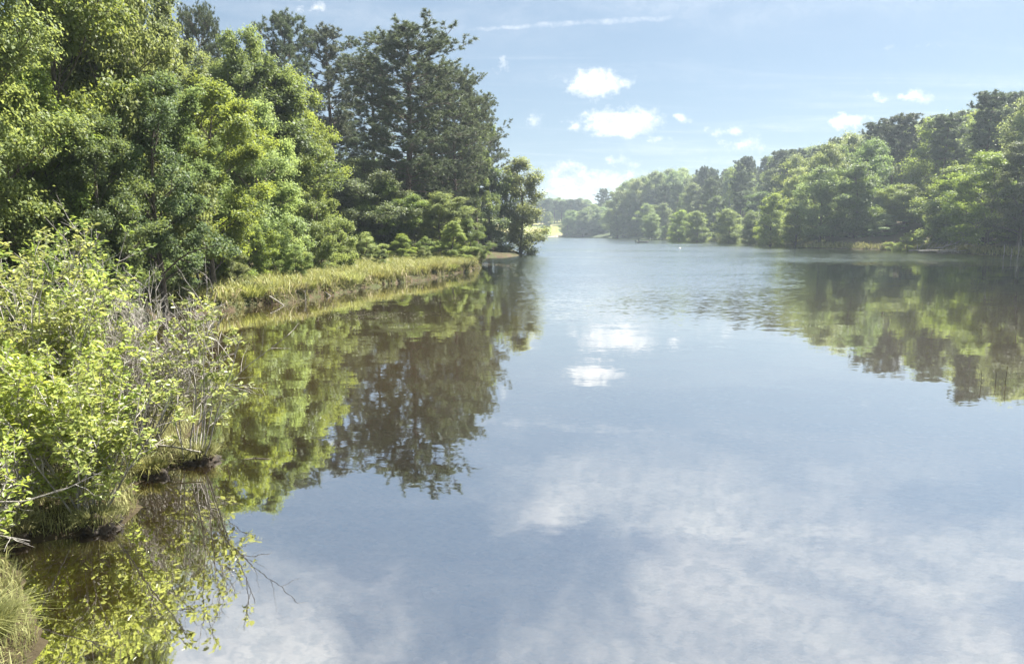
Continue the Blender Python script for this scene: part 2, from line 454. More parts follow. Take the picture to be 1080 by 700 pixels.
def poly(p, d, L, n, wander, up, r0, r1, segs):
    """a wandering branch; returns its points"""
    pts = [p.copy()]; st = L / n
    for i in range(n):
        d = unit(d + rvec() * wander + np.array([0, 0, up]) * (1.0 / n))
        q = p + d * st
        a = r0 + (r1 - r0) * i / n; b = r0 + (r1 - r0) * (i + 1) / n
        segs.append([*p, *q, a, b])
        p = q; pts.append(p.copy())
    return pts, d

def broadleaf(seed, H=15., Rr=4.5, base=.18, limbs=26, subs=8, twigs=6, nleaf=44, L=.19, W=.125, sig=.27, top=.42, droop=0.0, lean=(0, 0), lob=.5, flat=.6):
    global rng
    rng = np.random.default_rng(seed)
    S = []; T = []; tips = []; outd = []; tone = []
    trunk_pts = [np.array([0., 0, -0.3])]
    nseg = 9; r0 = .012 * H + .03
    for i in range(1, nseg + 1):
        t = i / nseg
        trunk_pts.append(np.array([lean[0] * t * t * H + .05 * H * t * math.sin(seed + 3 * t), lean[1] * t * t * H + .04 * H * t * math.cos(seed * 1.7 + 4 * t), t * H * .93]))
    for i in range(nseg):
        a = r0 * (1 - i / nseg) ** .8 + .02; b = r0 * (1 - (i + 1) / nseg) ** .8 + .02
        S.append([*trunk_pts[i], *trunk_pts[i + 1], a * (1.5 if i == 0 else 1), b])
    def on_trunk(z):
        t = max(0, min(.999, z / (H * .93))) * nseg; i = int(t)
        return trunk_pts[i] * (1 - t + i) + trunk_pts[i + 1] * (t - i)
    ph = rng.uniform(0, 6.28, 4)
    for k in range(limbs):
        t = (k + .5) / limbs
        az = k * 2.39996 + rng.normal() * .25
        env = math.sqrt(max(0.02, 1 - ((t - top) / (1 - top)) ** 2)) if t > top else .62 + .38 * (t / top) ** .8
        lobe = 1 + lob * (.5 * math.sin(2 * az + ph[0] + 5 * t) + .35 * math.sin(3 * az + ph[1] - 7 * t)) + rng.normal() * .10
        rr = Rr * env * lobe * rng.uniform(.72, 1.0)
        zt = H * (base + (1 - base) * t) * 1.0
        c = on_trunk(min(zt, H * .9))
        end = np.array([c[0] + math.cos(az) * rr, c[1] + math.sin(az) * rr, min(zt, H * .97)])
        start = on_trunk(max(H * base * .6, zt - rr * (.55 + .35 * t)))
        d = end - start; Ld = np.linalg.norm(d)
        rb = r0 * .42 * (1 - .6 * t) * min(1, Ld / Rr + .2)
        pts, dd = poly(start, unit(d + np.array([0, 0, .12 * Ld])), Ld, 6, .13, -.25 - droop, rb, .02, S)
        for q in range(subs):
            f = .30 + .70 * (q + rng.uniform(.2, .9)) / subs
            i = min(5, int(f * 6)); p = pts[i] * (1 - f * 6 + i) + pts[i + 1] * (f * 6 - i)
            out = unit(d * .6 / Ld + rvec() * .75 + np.array([0, 0, .22 - droop]))
            sl_ = Rr * .34 * (1.25 - .6 * f) * rng.uniform(.6, 1.2)
            tn = rng.normal() * .16
            sp, sd = poly(p, out, sl_, 3, .2, .05 - droop, .022 + .02 * (1 - f), .012, S)
            for z in range(twigs):
                g_ = rng.uniform(.25, 1)
                i2 = min(2, int(g_ * 3)); p2 = sp[i2] * (1 - g_ * 3 + i2) + sp[i2 + 1] * (g_ * 3 - i2)
                td = unit(sd + rvec() * .95 + np.array([0, 0, .1 - droop]))
                tl = rng.uniform(.35, .85) * Rr / 5
                T.append([*p2, *(p2 + td * tl), .011, .005])
                tips.append(p2 + td * tl * .8); outd.append(unit(p2 + td * tl - c)); tone.append(tn + rng.normal() * .1)
    tips = np.array(tips); outd = np.array(outd); tone = np.array(tone)
    K = len(tips); N = K * nleaf
    o = rng.normal(size=(N, 3)) * sig * np.array([1, 1, flat]) * (Rr / 5) ** .5
    cen = np.repeat(tips, nleaf, 0) + o
    nor = np.array([0, 0, 1.0]) * .75 + np.repeat(outd, nleaf, 0) * .45 + rng.normal(size=(N, 3)) * .55
    ax = np.repeat(outd, nleaf, 0) * .5 + rng.normal(size=(N, 3)) * .6 - np.array([0, 0, .3])
    Ls = L * rng.uniform(.65, 1.25, N)
    V, F = leaves(cen, nor, ax, Ls, Ls * W / L * rng.uniform(.8, 1.2, N))
    tint = np.clip(.5 + np.repeat(tone, nleaf) + rng.normal(size=N) * .16, 0, 1)
    return S, T, V, F, tint

def pine(seed, H=27., Rr=4.6, base=.42, limbs=64, subs=10, twigs=5, nb=24, nl=.34, wd=.055, lean=(0, 0), spread=1.0, dome=False):
    global rng
    rng = np.random.default_rng(seed)
    S = []; T = []; tips = []; tdir = []; tone = []
    nseg = 10; r0 = .0105 * H
    tp = [np.array([lean[0] * H * t * t + .012 * H * math.sin(seed + 4 * t), lean[1] * H * t * t + .012 * H * math.cos(seed + 3 * t), t * H - (.3 if t == 0 else 0)]) for t in np.linspace(0, 1, nseg + 1)]
    for i in range(nseg):
        S.append([*tp[i], *tp[i + 1], r0 * (1 - i / nseg) ** .75 + .03, r0 * (1 - (i + 1) / nseg) ** .75 + .03])
    def on(z):
        t = max(0, min(.999, z / H)) * nseg; i = int(t)
        return tp[i] * (1 - t + i) + tp[i + 1] * (t - i)
    ph = rng.uniform(0, 6.28, 3)
    for k in range(limbs):
        t = ((k + rng.uniform(0, .8)) / limbs)
        az = k * 2.39996 + rng.normal() * .3
        env = (math.sin(math.pi * min(1, (t * .82 + .14))) ** .55) * (1 if t < .75 else 1 - .8 * (t - .75))
        if dome: env = max(.05, 1 - ((t - .5) / .56) ** 2) ** .5
        rr = Rr * env * (1 + (.18 if dome else .35) * math.sin(2 * az + ph[0] + 6 * t)) * rng.uniform(.55, 1.1)
        z0 = H * (base + (1 - base) * t * .96)
        st = on(z0)
        d = np.array([math.cos(az), math.sin(az), .05 + .55 * t + rng.normal() * .1])
        pts, dd = poly(st, unit(d), rr, 5, .12, .12, .035 + .05 * (1 - t), .015, S)
        for q in range(subs):
            f = .32 + .68 * (q + rng.uniform(.1, .9)) / subs
            i = min(4, int(f * 5)); p = pts[i] * (1 - f * 5 + i) + pts[i + 1] * (f * 5 - i)
            out = unit(dd * .7 + rvec() * .8 * np.array([1, 1, .6]) + np.array([0, 0, .12]))
            sp, sd = poly(p, out, rng.uniform(.45, 1.1) * spread, 2, .25, .25, .016, .01, S)
            tn = rng.normal() * .18
            for z in range(twigs):
                p2 = sp[int(rng.integers(1, 3))]
                td = unit(sd + rvec() * .9 + np.array([0, 0, .35])); tl = rng.uniform(.15, .5)
                T.append([*p2, *(p2 + td * tl), .009, .006])
                tips.append(p2 + td * tl); tdir.append(td); tone.append(tn)
    tips = np.array(tips); tdir = np.array(tdir); tone = np.array(tone)
    K = len(tips); N = K * nb
    d = rng.normal(size=(N, 3)); d /= np.linalg.norm(d, axis=1, keepdims=True)
    d = d + np.repeat(tdir, nb, 0) * .75; d /= np.linalg.norm(d, axis=1, keepdims=True)
    b = np.repeat(tips, nb, 0) - np.repeat(tdir, nb, 0) * rng.uniform(0, .18, (N, 1))
    ln = nl * rng.uniform(.6, 1.15, (N, 1))
    s_ = np.cross(d, rng.normal(size=(N, 3))); s_ /= np.linalg.norm(s_, axis=1, keepdims=True)
    V = np.stack([b - s_ * wd / 2, b + s_ * wd / 2, b + d * ln], 1).reshape(-1, 3)
    F = np.arange(N * 3).reshape(N, 3)
    tint = np.clip(.5 + np.repeat(tone, nb) + rng.normal(size=N) * .2, 0, 1)
    return S, T, V, F, tint

class Kind:
    """a tree of one kind: its meshes are made once and shared by every copy"""
    def __init__(s, data, leafmat, barkmat, name, H, Rr):
        S, T, V, F, tint = data
        s.H, s.R, s.name, s.lm = H, Rr, name, leafmat
        V1, F1 = tubes(S, 7); V2, F2 = tubes(T, 3)
        t = mesh_obj('trunk', np.concatenate([V1, V2]), [F1, F2 + len(V1)], barkmat, smooth=True)
        c = mesh_obj('crown', V, [F], leafmat, tint=tint)
        s.tm, s.cm = t.data, c.data
        bpy.data.objects.remove(t); bpy.data.objects.remove(c)
        s.alt = {}
    def put(s, x, y, h, rad, label, cat='tree', group=None, rz=None, mat=None, z=None, name=None):
        o = thing(name or s.name, label, cat, (x, y, gz(x, y) - .05 if z is None else z), random.uniform(0, 6.28) if rz is None else rz, group)
        o.scale = (rad / s.R, rad / s.R, h / s.H)
        t = bpy.data.objects.new('trunk', s.tm); link(t, o)
        me = s.cm
        if mat is not None and mat is not s.lm:
            if mat.name not in s.alt:
                m2 = s.cm.copy(); m2.materials[0] = mat; s.alt[mat.name] = m2
            me = s.alt[mat.name]
        c = bpy.data.objects.new('crown', me); link(c, o)
        return o
    def at(s, px, D, top, wpx, label, **k):
        x, zt = XZ(px, top, D)
        g0 = gz(x, D)
        return s.put(x, D, max(1.0, zt - g0), wpx / 780 * D / 2, label, **k)

KB = [Kind(broadleaf(3, 15, 4.6), M['broad'], M['bark'], 'broadleaf_tree', 15, 4.6),
      Kind(broadleaf(8, 13, 4.8, base=.10, lob=.7, limbs=28), M['broad'], M['bark'], 'broadleaf_tree', 13, 4.8),
      Kind(broadleaf(21, 16, 4.2, base=.22, top=.5, lob=.45, sig=.26), M['broad'], M['bark'], 'broadleaf_tree', 16, 4.2)]
KU = [Kind(broadleaf(31, 5, 2.4, base=.03, limbs=18, subs=7, twigs=6, nleaf=40, L=.12, W=.075, top=.3, sig=.2), M['broad'], M['bark'], 'understory_tree', 5, 2.4),
      Kind(broadleaf(37, 6, 2.2, base=.05, limbs=18, subs=7, twigs=6, nleaf=38, L=.12, W=.075, top=.35, lob=.8, sig=.2), M['broad'], M['bark'], 'understory_tree', 6, 2.2)]
KF = [Kind(broadleaf(41 + i, 18, 4.3, base=b, limbs=30, subs=6, twigs=5, nleaf=27, L=.32, W=.23, sig=.50, top=tp_, lob=lb, flat=.75), M['hill'], M['bark'], 'woodland_tree', 18, 4.3)
      for i, (b, tp_, lb) in enumerate([(.12, .5, .5), (.2, .55, .65), (.02, .35, .45), (.05, .5, .55), (.0, .4, .5)])]
KP = [Kind(pine(5), M['pine'], M['pbark'], 'pine_tree', 27, 4.6),
      Kind(pine(9, Rr=5.8, base=.30, limbs=120, nb=24, dome=True), M['pine'], M['pbark'], 'pine_tree', 27, 5.6),
      Kind(pine(14, Rr=3.6, base=.50, limbs=48), M['pine'], M['pbark'], 'pine_tree', 27, 3.6)]
KFP = [Kind(pine(17, H=24, Rr=3.8, base=.5, limbs=44, subs=8, twigs=4, nb=20, nl=.55, wd=.13), M['pine'], M['pbark'], 'pine_tree', 24, 3.8),
       Kind(pine(19, H=24, Rr=3.2, base=.6, limbs=36, subs=8, twigs=4, nb=20, nl=.55, wd=.13), M['pine'], M['pbark'], 'pine_tree', 24, 3.2)]

# ------------------------------------------------------------------ left bank trees
B, U_, P_ = KB, KU, KP
# tall pines on the point
P_[0].at(300, 78, 16, 78, 'dark tall open topped pine, leftmost of the two left of the big rounded pine')
P_[2].at(345, 84, 34, 70, 'slender open pine just left of the big rounded pine, thin trunk showing')
P_[1].at(428, 74, 36, 148, 'biggest pine on the left bank with a broad rounded dark crown')
P_[1].at(480, 82, 78, 84, 'tall pine standing close on the lake side of the biggest pine')
P_[0].at(500, 92, 98, 66, 'pine with ragged outer boughs on the lake side of the point')
P_[2].at(388, 92, 62, 66, 'narrow pine half hidden behind the left edge of the biggest pine')
P_[1].at(352, 88, 128, 84, 'low broad pine filling the gap below the slender pines')
P_[0].at(455, 100, 66, 70, 'pine behind the biggest pine, showing between it and the lakeward pines')
P_[1].at(208, 62, 14, 70, 'dark pine top rising over the sunlit broadleaf trees near the upper left')
P_[0].at(516, 98, 138, 46, 'short dark pine behind the leaning tree at the end of the point')
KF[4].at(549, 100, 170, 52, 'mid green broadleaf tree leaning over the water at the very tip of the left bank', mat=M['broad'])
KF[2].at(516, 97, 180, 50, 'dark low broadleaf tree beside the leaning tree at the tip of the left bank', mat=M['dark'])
B[2].at(492, 90, 118, 50, 'yellow green broadleaf tree half hidden between the lakeward pines')
# middle storey on the point
B[1].at(404, 66, 196, 84, 'rounded bright topped tree under the biggest pine, behind the grassy bank', mat=M['lime'])
B[0].at(466, 68, 206, 72, 'bushy tree at the lake end of the grassy bank under the pines')
B[1].at(495, 67, 234, 40, 'low bush overhanging the end of the grassy bank', name='understory_tree')
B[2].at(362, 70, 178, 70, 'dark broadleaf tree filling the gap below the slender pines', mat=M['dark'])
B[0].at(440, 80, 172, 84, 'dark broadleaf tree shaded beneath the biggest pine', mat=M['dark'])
# sunlit broadleaf trees on the near left
B[0].at(300, 48, 82, 100, 'large yellow green broadleaf tree standing at the left of the slender pines', mat=M['lime'])
B[2].at(248, 44, 38, 80, 'tall feathery light green tree against the sky behind the near left trees', mat=M['lime'])
U_[0].at(330, 44, 205, 72, 'rounded yellow green bush where the grassy bank starts', mat=M['lime'])
B[1].at(270, 40, 120, 110, 'broad yellow green tree in front of the feathery tree, low boughs above the bank', mat=M['lime'])
B[2].at(158, 34, -12, 110, 'tall broadleaf tree with visible dark limbs near the top left of the view')
B[0].at(215, 30, 95, 130, 'spreading tree with sunlit outer boughs leaning out over the cove')
B[1].at(105, 27, -70, 160, 'very tall dense broadleaf tree behind the shrubs with a bright yellow green upper crown', mat=M['lime'])
B[0].at(55, 25, -95, 190, 'very tall bright topped tree at the upper left corner')
B[2].at(160, 25, 90, 120, 'shaded broadleaf tree with low dark crown just behind the bare twigs', mat=M['dark'])
B[1].at(20, 22, 90, 150, 'mid green tree filling the left edge above the shrubs')
B[0].at(-45, 20, -60, 190, 'big broadleaf tree at the extreme left, mostly outside the view')
B[0].at(90, 22, 130, 110, 'low shaded tree right behind the biggest sunlit shrub', mat=M['dark'])
lowp = [(312, 37, 262, 34, 'small yellow green bush on the grass close to the water, nearest on the bank', 'lime'), (402, 50, 264, 22, 'little green bush on the grass halfway along the bank', 'broad'), (446, 57, 262, 20, 'tiny yellow green bush on the grass towards the lake end of the bank', 'lime'), (335, 46, 236, 52, 'sunlit spreading bush third along the grassy bank', 'lime'), (385, 58, 248, 36, 'yellow green bush in front of the rounded tree under the biggest pine', 'lime'), (476, 63, 236, 44, 'light green bush spilling over the lake end of the grassy bank', 'lime'), (262, 36, 235, 60, 'small bush with drooping twigs at the back of the cove', 'broad'), (205, 31, 225, 62, 'small pale green bush over the dark shaded waterline of the cove', 'broad'),
        (240, 32, 262, 50, 'lowest bush at the head of the grassy bank beside the cove', 'broad'), (300, 41, 245, 50, 'small sunlit bush second along the grassy bank', 'lime'),
        (365, 52, 258, 30, 'little bush poking up out of the grassy bank', 'lime'), (165, 27, 225, 60, 'dark small bush behind the bare twigs', 'dark'),
        (110, 23, 215, 70, 'dark bush in deep shade behind the shrubs', 'dark'), (425, 60, 248, 34, 'low bush at the back of the grassy bank under the rounded tree', 'broad'), (450, 62, 252, 26, 'small low sapling on the grassy bank beside the bushy tree', 'lime')]
for i, (px, D, top, wd, lb, mt) in enumerate(lowp):
    U_[i % 2].at(px, D, top, wd, lb, cat='bush', mat=M[mt], name='bush')
# wood filling the bank behind
n = 0
pts_l = []
for _ in range(4000):
    y = random.uniform(24, 120); x = random.uniform(-62, -4)
    if x / y < -.86 or x > -13 - 0.02 * y and y < 60: continue
    if x > -7 - .05 * (120 - y): continue
    d = float(sdf(np.array([x]), np.array([y]))[0])
    if d < 6 or any(math.hypot(x - a, y - b) < 5.8 for a, b in pts_l): continue
    pts_l.append((x, y))
    if len(pts_l) >= 60: break
for i, (x, y) in enumerate(pts_l):
    hh = random.uniform(11, 15) if x > -25 else random.uniform(13, 18)
    if 150 < 540 + x / y * 780 <= 320: hh = max(6, min(hh, CAM_H + 165 / 780 * y - gz(x, y)))
    if 540 + x / y * 780 > 320: hh = max(6, min(hh, CAM_H + 68 / 780 * y - gz(x, y)))
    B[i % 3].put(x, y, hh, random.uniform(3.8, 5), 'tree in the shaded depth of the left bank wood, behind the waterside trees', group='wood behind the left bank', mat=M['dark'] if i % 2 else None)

# ------------------------------------------------------------------ right shore hillside
near_front = [
    (1048, 104, 168, 96, KB[1], 'bright yellow green tree arching down to the water at the right edge', 'lime'),
    (1085, 96, 150, 80, KB[0], 'dark green tree cut by the right edge of the view', 'dark'),
    (955, 136, 196, 44, KF[1], 'light green small tree in front of the dark wood, above the pale bush', 'lime'),
    (905, 140, 176, 52, KF[3], 'blue green tree on the waterline left of the pale bush', 'hill'),
    (868, 144, 178, 46, KF[0], 'mid green waterside tree with drooping left side', 'hill'),
    (842, 150, 206, 34, KF[2], 'yellow green low tree spilling over the shore', 'lime'),
    (815, 158, 206, 34, KF[2], 'round light green tree at the corner of the right shore', 'lime'),
    (793, 178, 224, 22, KF[0], 'small dark green waterside tree left of the corner', 'hill'),
    (770, 196, 222, 31, KF[2], 'round mid green tree standing alone on the sandy shore', 'lime'),
    (736, 230, 224, 27, KF[2], 'small bright lime round tree on the far shore', 'lime'),
    (717, 240, 223, 26, KF[2], 'pale green round tree just left of the lime round tree', 'lime'),
    (688, 290, 226, 20, KF[1], 'small grey green tree above the boat', 'hill'),
]
for px, D, top, wd, K, lb, mt in near_front:
    K.at(px, D, top, wd, lb, mat=M[mt])

def shore_dist(x, y):
    return float(sdf(np.array([x]), np.array([y]))[0])
pts_r = []
tries = 0
# photo's tree line: top of the wood as seen from the bridge
line = [(560, 214), (600, 212), (640, 206), (660, 192), (690, 182), (730, 176), (775, 170), (815, 168), (850, 158), (880, 150), (905, 142), (960, 132), (1000, 124), (1050, 114), (1090, 108), (1250, 92)]
def top_at(px):
    return float(np.interp(px, [a for a, b in line], [b for a, b in line]))
while tries < 60000 and len(pts_r) < 215:
    tries += 1
    y = 55 + 330 * random.random() ** 1.5; x = random.uniform(30, 190)
    px = 540 + x / y * 780
    if not (655 < px < 1230): continue
    d = shore_dist(x, y)
    if d < (6.5 if 700 < px < 850 else 2.5) or d > 26 + y * .14: continue
    if any(abs(px - a[0]) < a[3] * .5 + 6 and y < a[1] + 7 for a in near_front): continue
    sp = 5.4 + y * .014
    if any((x - a) ** 2 + (y - b) ** 2 < sp * sp for a, b, _ in pts_r): continue
    pts_r.append((x, y, d))
todo = []
for i, (x, y, d) in enumerate(pts_r):
    px = 540 + x / y * 780
    g0 = gz(x, y)
    ztop = CAM_H + (245 - top_at(px)) / 780 * y
    hh = random.uniform(15, 20) if d > 8 else random.uniform(11, 16)
    hh = min(hh, max(8, ztop - g0 + random.uniform(-2.5, 1.5)))
    front = d < 9
    if d > 18: hh = min(24, max(hh, ztop - g0 - random.uniform(0, 3.0)))
    piney = random.random() < (.30 if px > 830 else .55)
    mt = random.choice(['hill', 'hill', 'hill', 'dark', 'lime', 'broad'])
    if px < 830: mt = random.choice(['hill', 'dark', 'dark', 'hill', 'broad'])
    near = y < 140
    grp = 'trees on the right hillside' if px > 830 else 'trees on the far right shore'
    lb = ('broadleaf tree in the packed wood on the right hillside' if px > 830 else 'broadleaf tree in the packed wood on the distant right shore')
    if piney and d > 6:
        todo.append((KFP[i % 2], x, y, hh + 1.5, random.uniform(3.2, 4.4), 'pine', d, px))
    else:
        todo.append((KF[(2, 3, 4)[i % 3] if front else i % 4], x, y, hh, random.uniform(3.8, 5.2), mt, d, px))
MARK = [(655, 'above the boat'), (690, 'right of the boat'), (722, 'behind the lime round tree'), (752, 'behind the lone round tree'), (785, 'left of the corner tree'),
        (808, 'behind the corner tree'), (845, 'right of the corner tree'), (885, 'left of the pale bush'), (925, 'behind the pale bush'), (975, 'above the fallen logs'), (1015, 'behind the arching tree'), (1070, 'at the right edge'), (1110, 'beyond the right edge')]
TONE = {'hill': 'mid green broadleaf tree', 'dark': 'dark green broadleaf tree', 'lime': 'yellow green broadleaf tree', 'broad': 'light green broadleaf tree', 'pine': 'dark open pine'}
ORD = ['leftmost', 'second from left', 'third from left', 'fourth from left', 'fifth from left', 'sixth from left', 'seventh from left', 'eighth from left', 'ninth from left']
cells = {}
for tr_ in todo:
    d, px = tr_[6], tr_[7]
    where = [m_ for a, m_ in MARK if px >= a][-1]
    row = 'on the waterline' if d < 9 else 'low on the slope' if d < 20 else 'halfway up the slope' if d < 32 else 'along the crest'
    cells.setdefault((tr_[5], row, where), []).append(tr_)
for (mt, row, where), L_ in cells.items():
    L_.sort(key=lambda q: q[7])
    for k, (K, x, y, hh, rad, m_, d, px) in enumerate(L_):
        lb = f'{TONE[mt]} {row} {where}' + (f', {ORD[min(k, 8)]}' if len(L_) > 1 else '')
        K.put(x, y, hh, rad, lb, group='trees of the wood across the lake', mat=None if mt == 'pine' else M[mt])
# young trees filling the slope under the wood, and more wood behind the far shore
fill = []
for _ in range(30000):
    if len(fill) >= 46: break
    y = 70 + 300 * random.random() ** 1.4; x = random.uniform(30, 180); px = 540 + x / y * 780
    if not (650 < px < 1120): continue
    d = shore_dist(x, y)
    if any(abs(px - a[0]) < a[3] * .5 + 6 and y < a[1] + 5 for a in near_front): continue
    if d < (8 if 700 < px < 850 else 3) or d > 15 or any(math.hypot(x - a, y - b) < 5 + y * .02 for a, b, _ in fill): continue
    fill.append((x, y, px))
fill.sort(key=lambda q: q[2])
cnt_ = {}
for k, (x, y, px) in enumerate(fill):
    where = [m_ for a, m_ in MARK if px >= a][-1]
    cnt_[where] = cnt_.get(where, -1) + 1
    U_[k % 2].put(x, y, random.uniform(4, 6.5), random.uniform(2.6, 3.6), f'shaded young tree under the wood {where}, {ORD[cnt_[where]]}', group='young trees under the wood across the lake', mat=M['hill'] if k % 3 else M['broad'])
for k in range(12):
    px = 652 + k * 6.5; D = 372 + (k % 3) * 16
    KF[k % 3].at(px, D, top_at(px) + random.uniform(0, 5), 24, f'hazy tree closing the gap in the far wood right of the boat, {(ORD + ["tenth from left", "eleventh from left", "rightmost"])[k]}', group='hazy trees at the back of the far wood', mat=M['hill'])
# low growth along the waterline of the wood
BL = ['under the dark tree at the right edge', 'behind the long pale log', 'behind the fallen tree top', 'left of the pale lime bush', 'under the blue green tree', 'under the tree with a drooping side', 'just right of the corner tree', 'left of the lone round tree', 'between the lime round tree and the pale one', 'right of the boat below the grey green tree', 'on the far shore left of the boat', 'on the far shore below the lime topped tree', 'left of the arching tree', 'second left of the pale lime bush', 'between the blue green and drooping trees']
for k, (px, py) in enumerate([(1072, 268), (1012, 263), (985, 262), (930, 262), (893, 261), (856, 260), (828, 259), (752, 254), (724, 253), (700, 252), (664, 250), (648, 250), (1035, 265), (915, 261), (872, 260)]):
    x, y = G(px, py + 1)
    y += 1.6; x = (px - 540) / 780 * y
    U_[k % 2].put(x, y, random.uniform(1.5, 2.4) if 700 < px < 850 else random.uniform(3, 5), random.uniform(1.2, 1.8) if 700 < px < 850 else random.uniform(2.2, 3.4), 'low waterside bush ' + BL[k], cat='bush', group='bushes along the right shore', mat=M['hill'], name='bush')
x, y = G(960, 265.3); U_[0].put(x, y + .8, 3.2, 2.6, 'pale lime bush on the right waterline against the dark wood', cat='bush', mat=M['lime'], name='bush')

# trees around the far end
far_named = [(598, 452, 229, 18, 'low dark bush like tree at the right end of the far meadow', 'hill', 2), (615, 455, 226, 20, 'rounded dark tree right of the far meadow', 'hill', 0),
             (632, 455, 226, 20, 'rounded dark tree second right of the far meadow', 'dark', 2), (645, 430, 221, 24, 'lime topped tree between the rounded dark trees and the far wood', 'lime', 1),
             (577, 520, 224, 12, 'small bluish tree at the top of the far meadow', 'hill', 2)]
for px, D, top, wd, lb, mt, k in far_named:
    KF[k].at(px, D, top, wd, lb, mat=M[mt])
KFP[0].at(636, 500, 200, 17, 'open topped pine rising above the far tree line')
cnt = 0
for k in range(44):
    D = 540 + (k % 3) * 22 + random.uniform(-6, 6)
    px = 548 + k * 2.5 + random.uniform(-1.5, 1.5)
    K = KF[k % 4] if k % 3 else KFP[k % 2]
    K.at(px, D, 213 + random.uniform(-4, 5), random.uniform(12, 17), ('broadleaf tree in the far tree line behind the meadow' if k % 3 else 'pine in the far tree line behind the meadow'),
         group='far broadleaf tree line' if k % 3 else 'far pines', mat=M['hill'] if k % 3 else None)
for k in range(14):
    D = 452 + random.uniform(0, 30); px = 603 + k * 4.2
    KF[k % 4].at(px, D, 224 - k * .8 + random.uniform(-3, 3), random.uniform(14, 20), 'dark tree massed along the far shore right of the meadow', group='trees right of the meadow', mat=M['dark'] if k % 2 else M['hill'])

# ------------------------------------------------------------------ bank grass
def blades(bases, hts, wds, lean, tint, name, mat, seed=1):
    r_ = np.random.default_rng(seed)
    N = len(bases)
    az = r_.uniform(0, 6.28, N)
    dirh = np.stack([np.cos(az), np.sin(az), np.zeros(N)], 1)
    if lean.ndim == 2: L = lean
    else: L = dirh * lean[:, None]
    side = np.stack([-np.sin(az + r_.normal(size=N)), np.cos(az + r_.normal(size=N)), np.zeros(N)], 1) * wds[:, None] / 2
    h = hts[:, None]; up = np.array([0, 0, 1.0])
    m1 = bases + up * h * .55 + L * h * .3; m2 = bases + up * h * (.95 - .35 * np.linalg.norm(L, axis=1, keepdims=True) ** 1.5) + L * h * .95
    V = np.stack([bases - side, bases + side, m1 + side * .8, m1 - side * .8, m2 + side * .12, m2 - side * .12], 1).reshape(-1, 3)
    i = np.arange(N)[:, None] * 6
    F = np.concatenate([i + np.array([[0, 1, 2, 3]]), i + np.array([[3, 2, 4, 5]])])
    return mesh_obj(name, V, [F], mat, tint=np.concatenate([tint, tint]))

r_ = np.random.default_rng(5)
def bank_pts(n, y0, y1, x0, x1, dmin, dmax, power=1.0):
    out = []
    while sum(len(o) for o in out) < n:
        x = r_.uniform(x0, x1, n); y = r_.uniform(y0, y1, n)
        d = sdf(x, y)
        keep = (d > dmin) & (d < dmax * r_.uniform(0, 1, n) ** power)
        out.append(np.stack([x, y, d], 1)[keep])
    return np.concatenate(out)[:n]
clump = lambda p, s: .5 + .5 * np.sin(p[:, 0] * 2.1 * s + 1.7 * np.sin(p[:, 1] * 1.3 * s)) * np.cos(p[:, 1] * 1.7 * s + p[:, 0] * .6)
p = bank_pts(80000, 26, 72, -19, -2, .02, 7.0, 1.2)
cl_ = clump(p, .8) * (.45 + .55 * clump(p[:, ::-1], .35))
keep = r_.uniform(0, 1, len(p)) < (.35 + .65 * cl_); p = p[keep]; cl_ = cl_[keep]
base = np.stack([p[:, 0], p[:, 1], height(p[:, 0], p[:, 1]) - .05], 1)
N = len(p)
ht = (.20 + .42 * cl_ ** 1.5) * r_.uniform(.6, 1.25, N) * (.75 + .25 * ss(p[:, 2], 0, 1.2))
tn = np.clip(.45 + .4 * np.sin(p[:, 0] * 1.55 + p[:, 1] * .83) * np.cos(p[:, 1] * .4) + r_.normal(size=N) * .28, 0, 1)
o = blades(base, ht, r_.uniform(.025, .06, N), r_.uniform(.1, .85, N), tn, 'bank_grass', M['dry'], 2)
o['kind'] = 'stuff'; o['label'] = 'tall green and straw coloured grass along the left bank'; o['category'] = 'grass'
p = bank_pts(22000, 26, 72, -22, -2, .3, 7.5, .8)
base = np.stack([p[:, 0], p[:, 1], height(p[:, 0], p[:, 1])], 1); N = len(p)
o = blades(base, r_.uniform(.3, .8, N), r_.uniform(.03, .06, N), r_.uniform(.2, .9, N), r_.uniform(.2, 1, N), 'bank_weeds', M['green_grass'], 3)
o['kind'] = 'stuff'; o['label'] = 'leafy green weeds mixed through the bank grass'; o['category'] = 'weeds'
p = bank_pts(14000, 130, 300, 40, 75, .0, 7.0)
p = p[(p[:, 0] / p[:, 1] > .20) & (p[:, 0] / p[:, 1] < .42)]
base = np.stack([p[:, 0], p[:, 1], height(p[:, 0], p[:, 1]) - .05], 1); N = len(p)
o = blades(base, r_.uniform(.15, .4, N), r_.uniform(.12, .3, N), r_.uniform(.2, .8, N), r_.uniform(.3, 1, N), 'lawn_grass', M['green_grass'], 8)
o['kind'] = 'stuff'; o['label'] = 'pale open grass on the far shore around the small round trees'; o['category'] = 'grass'

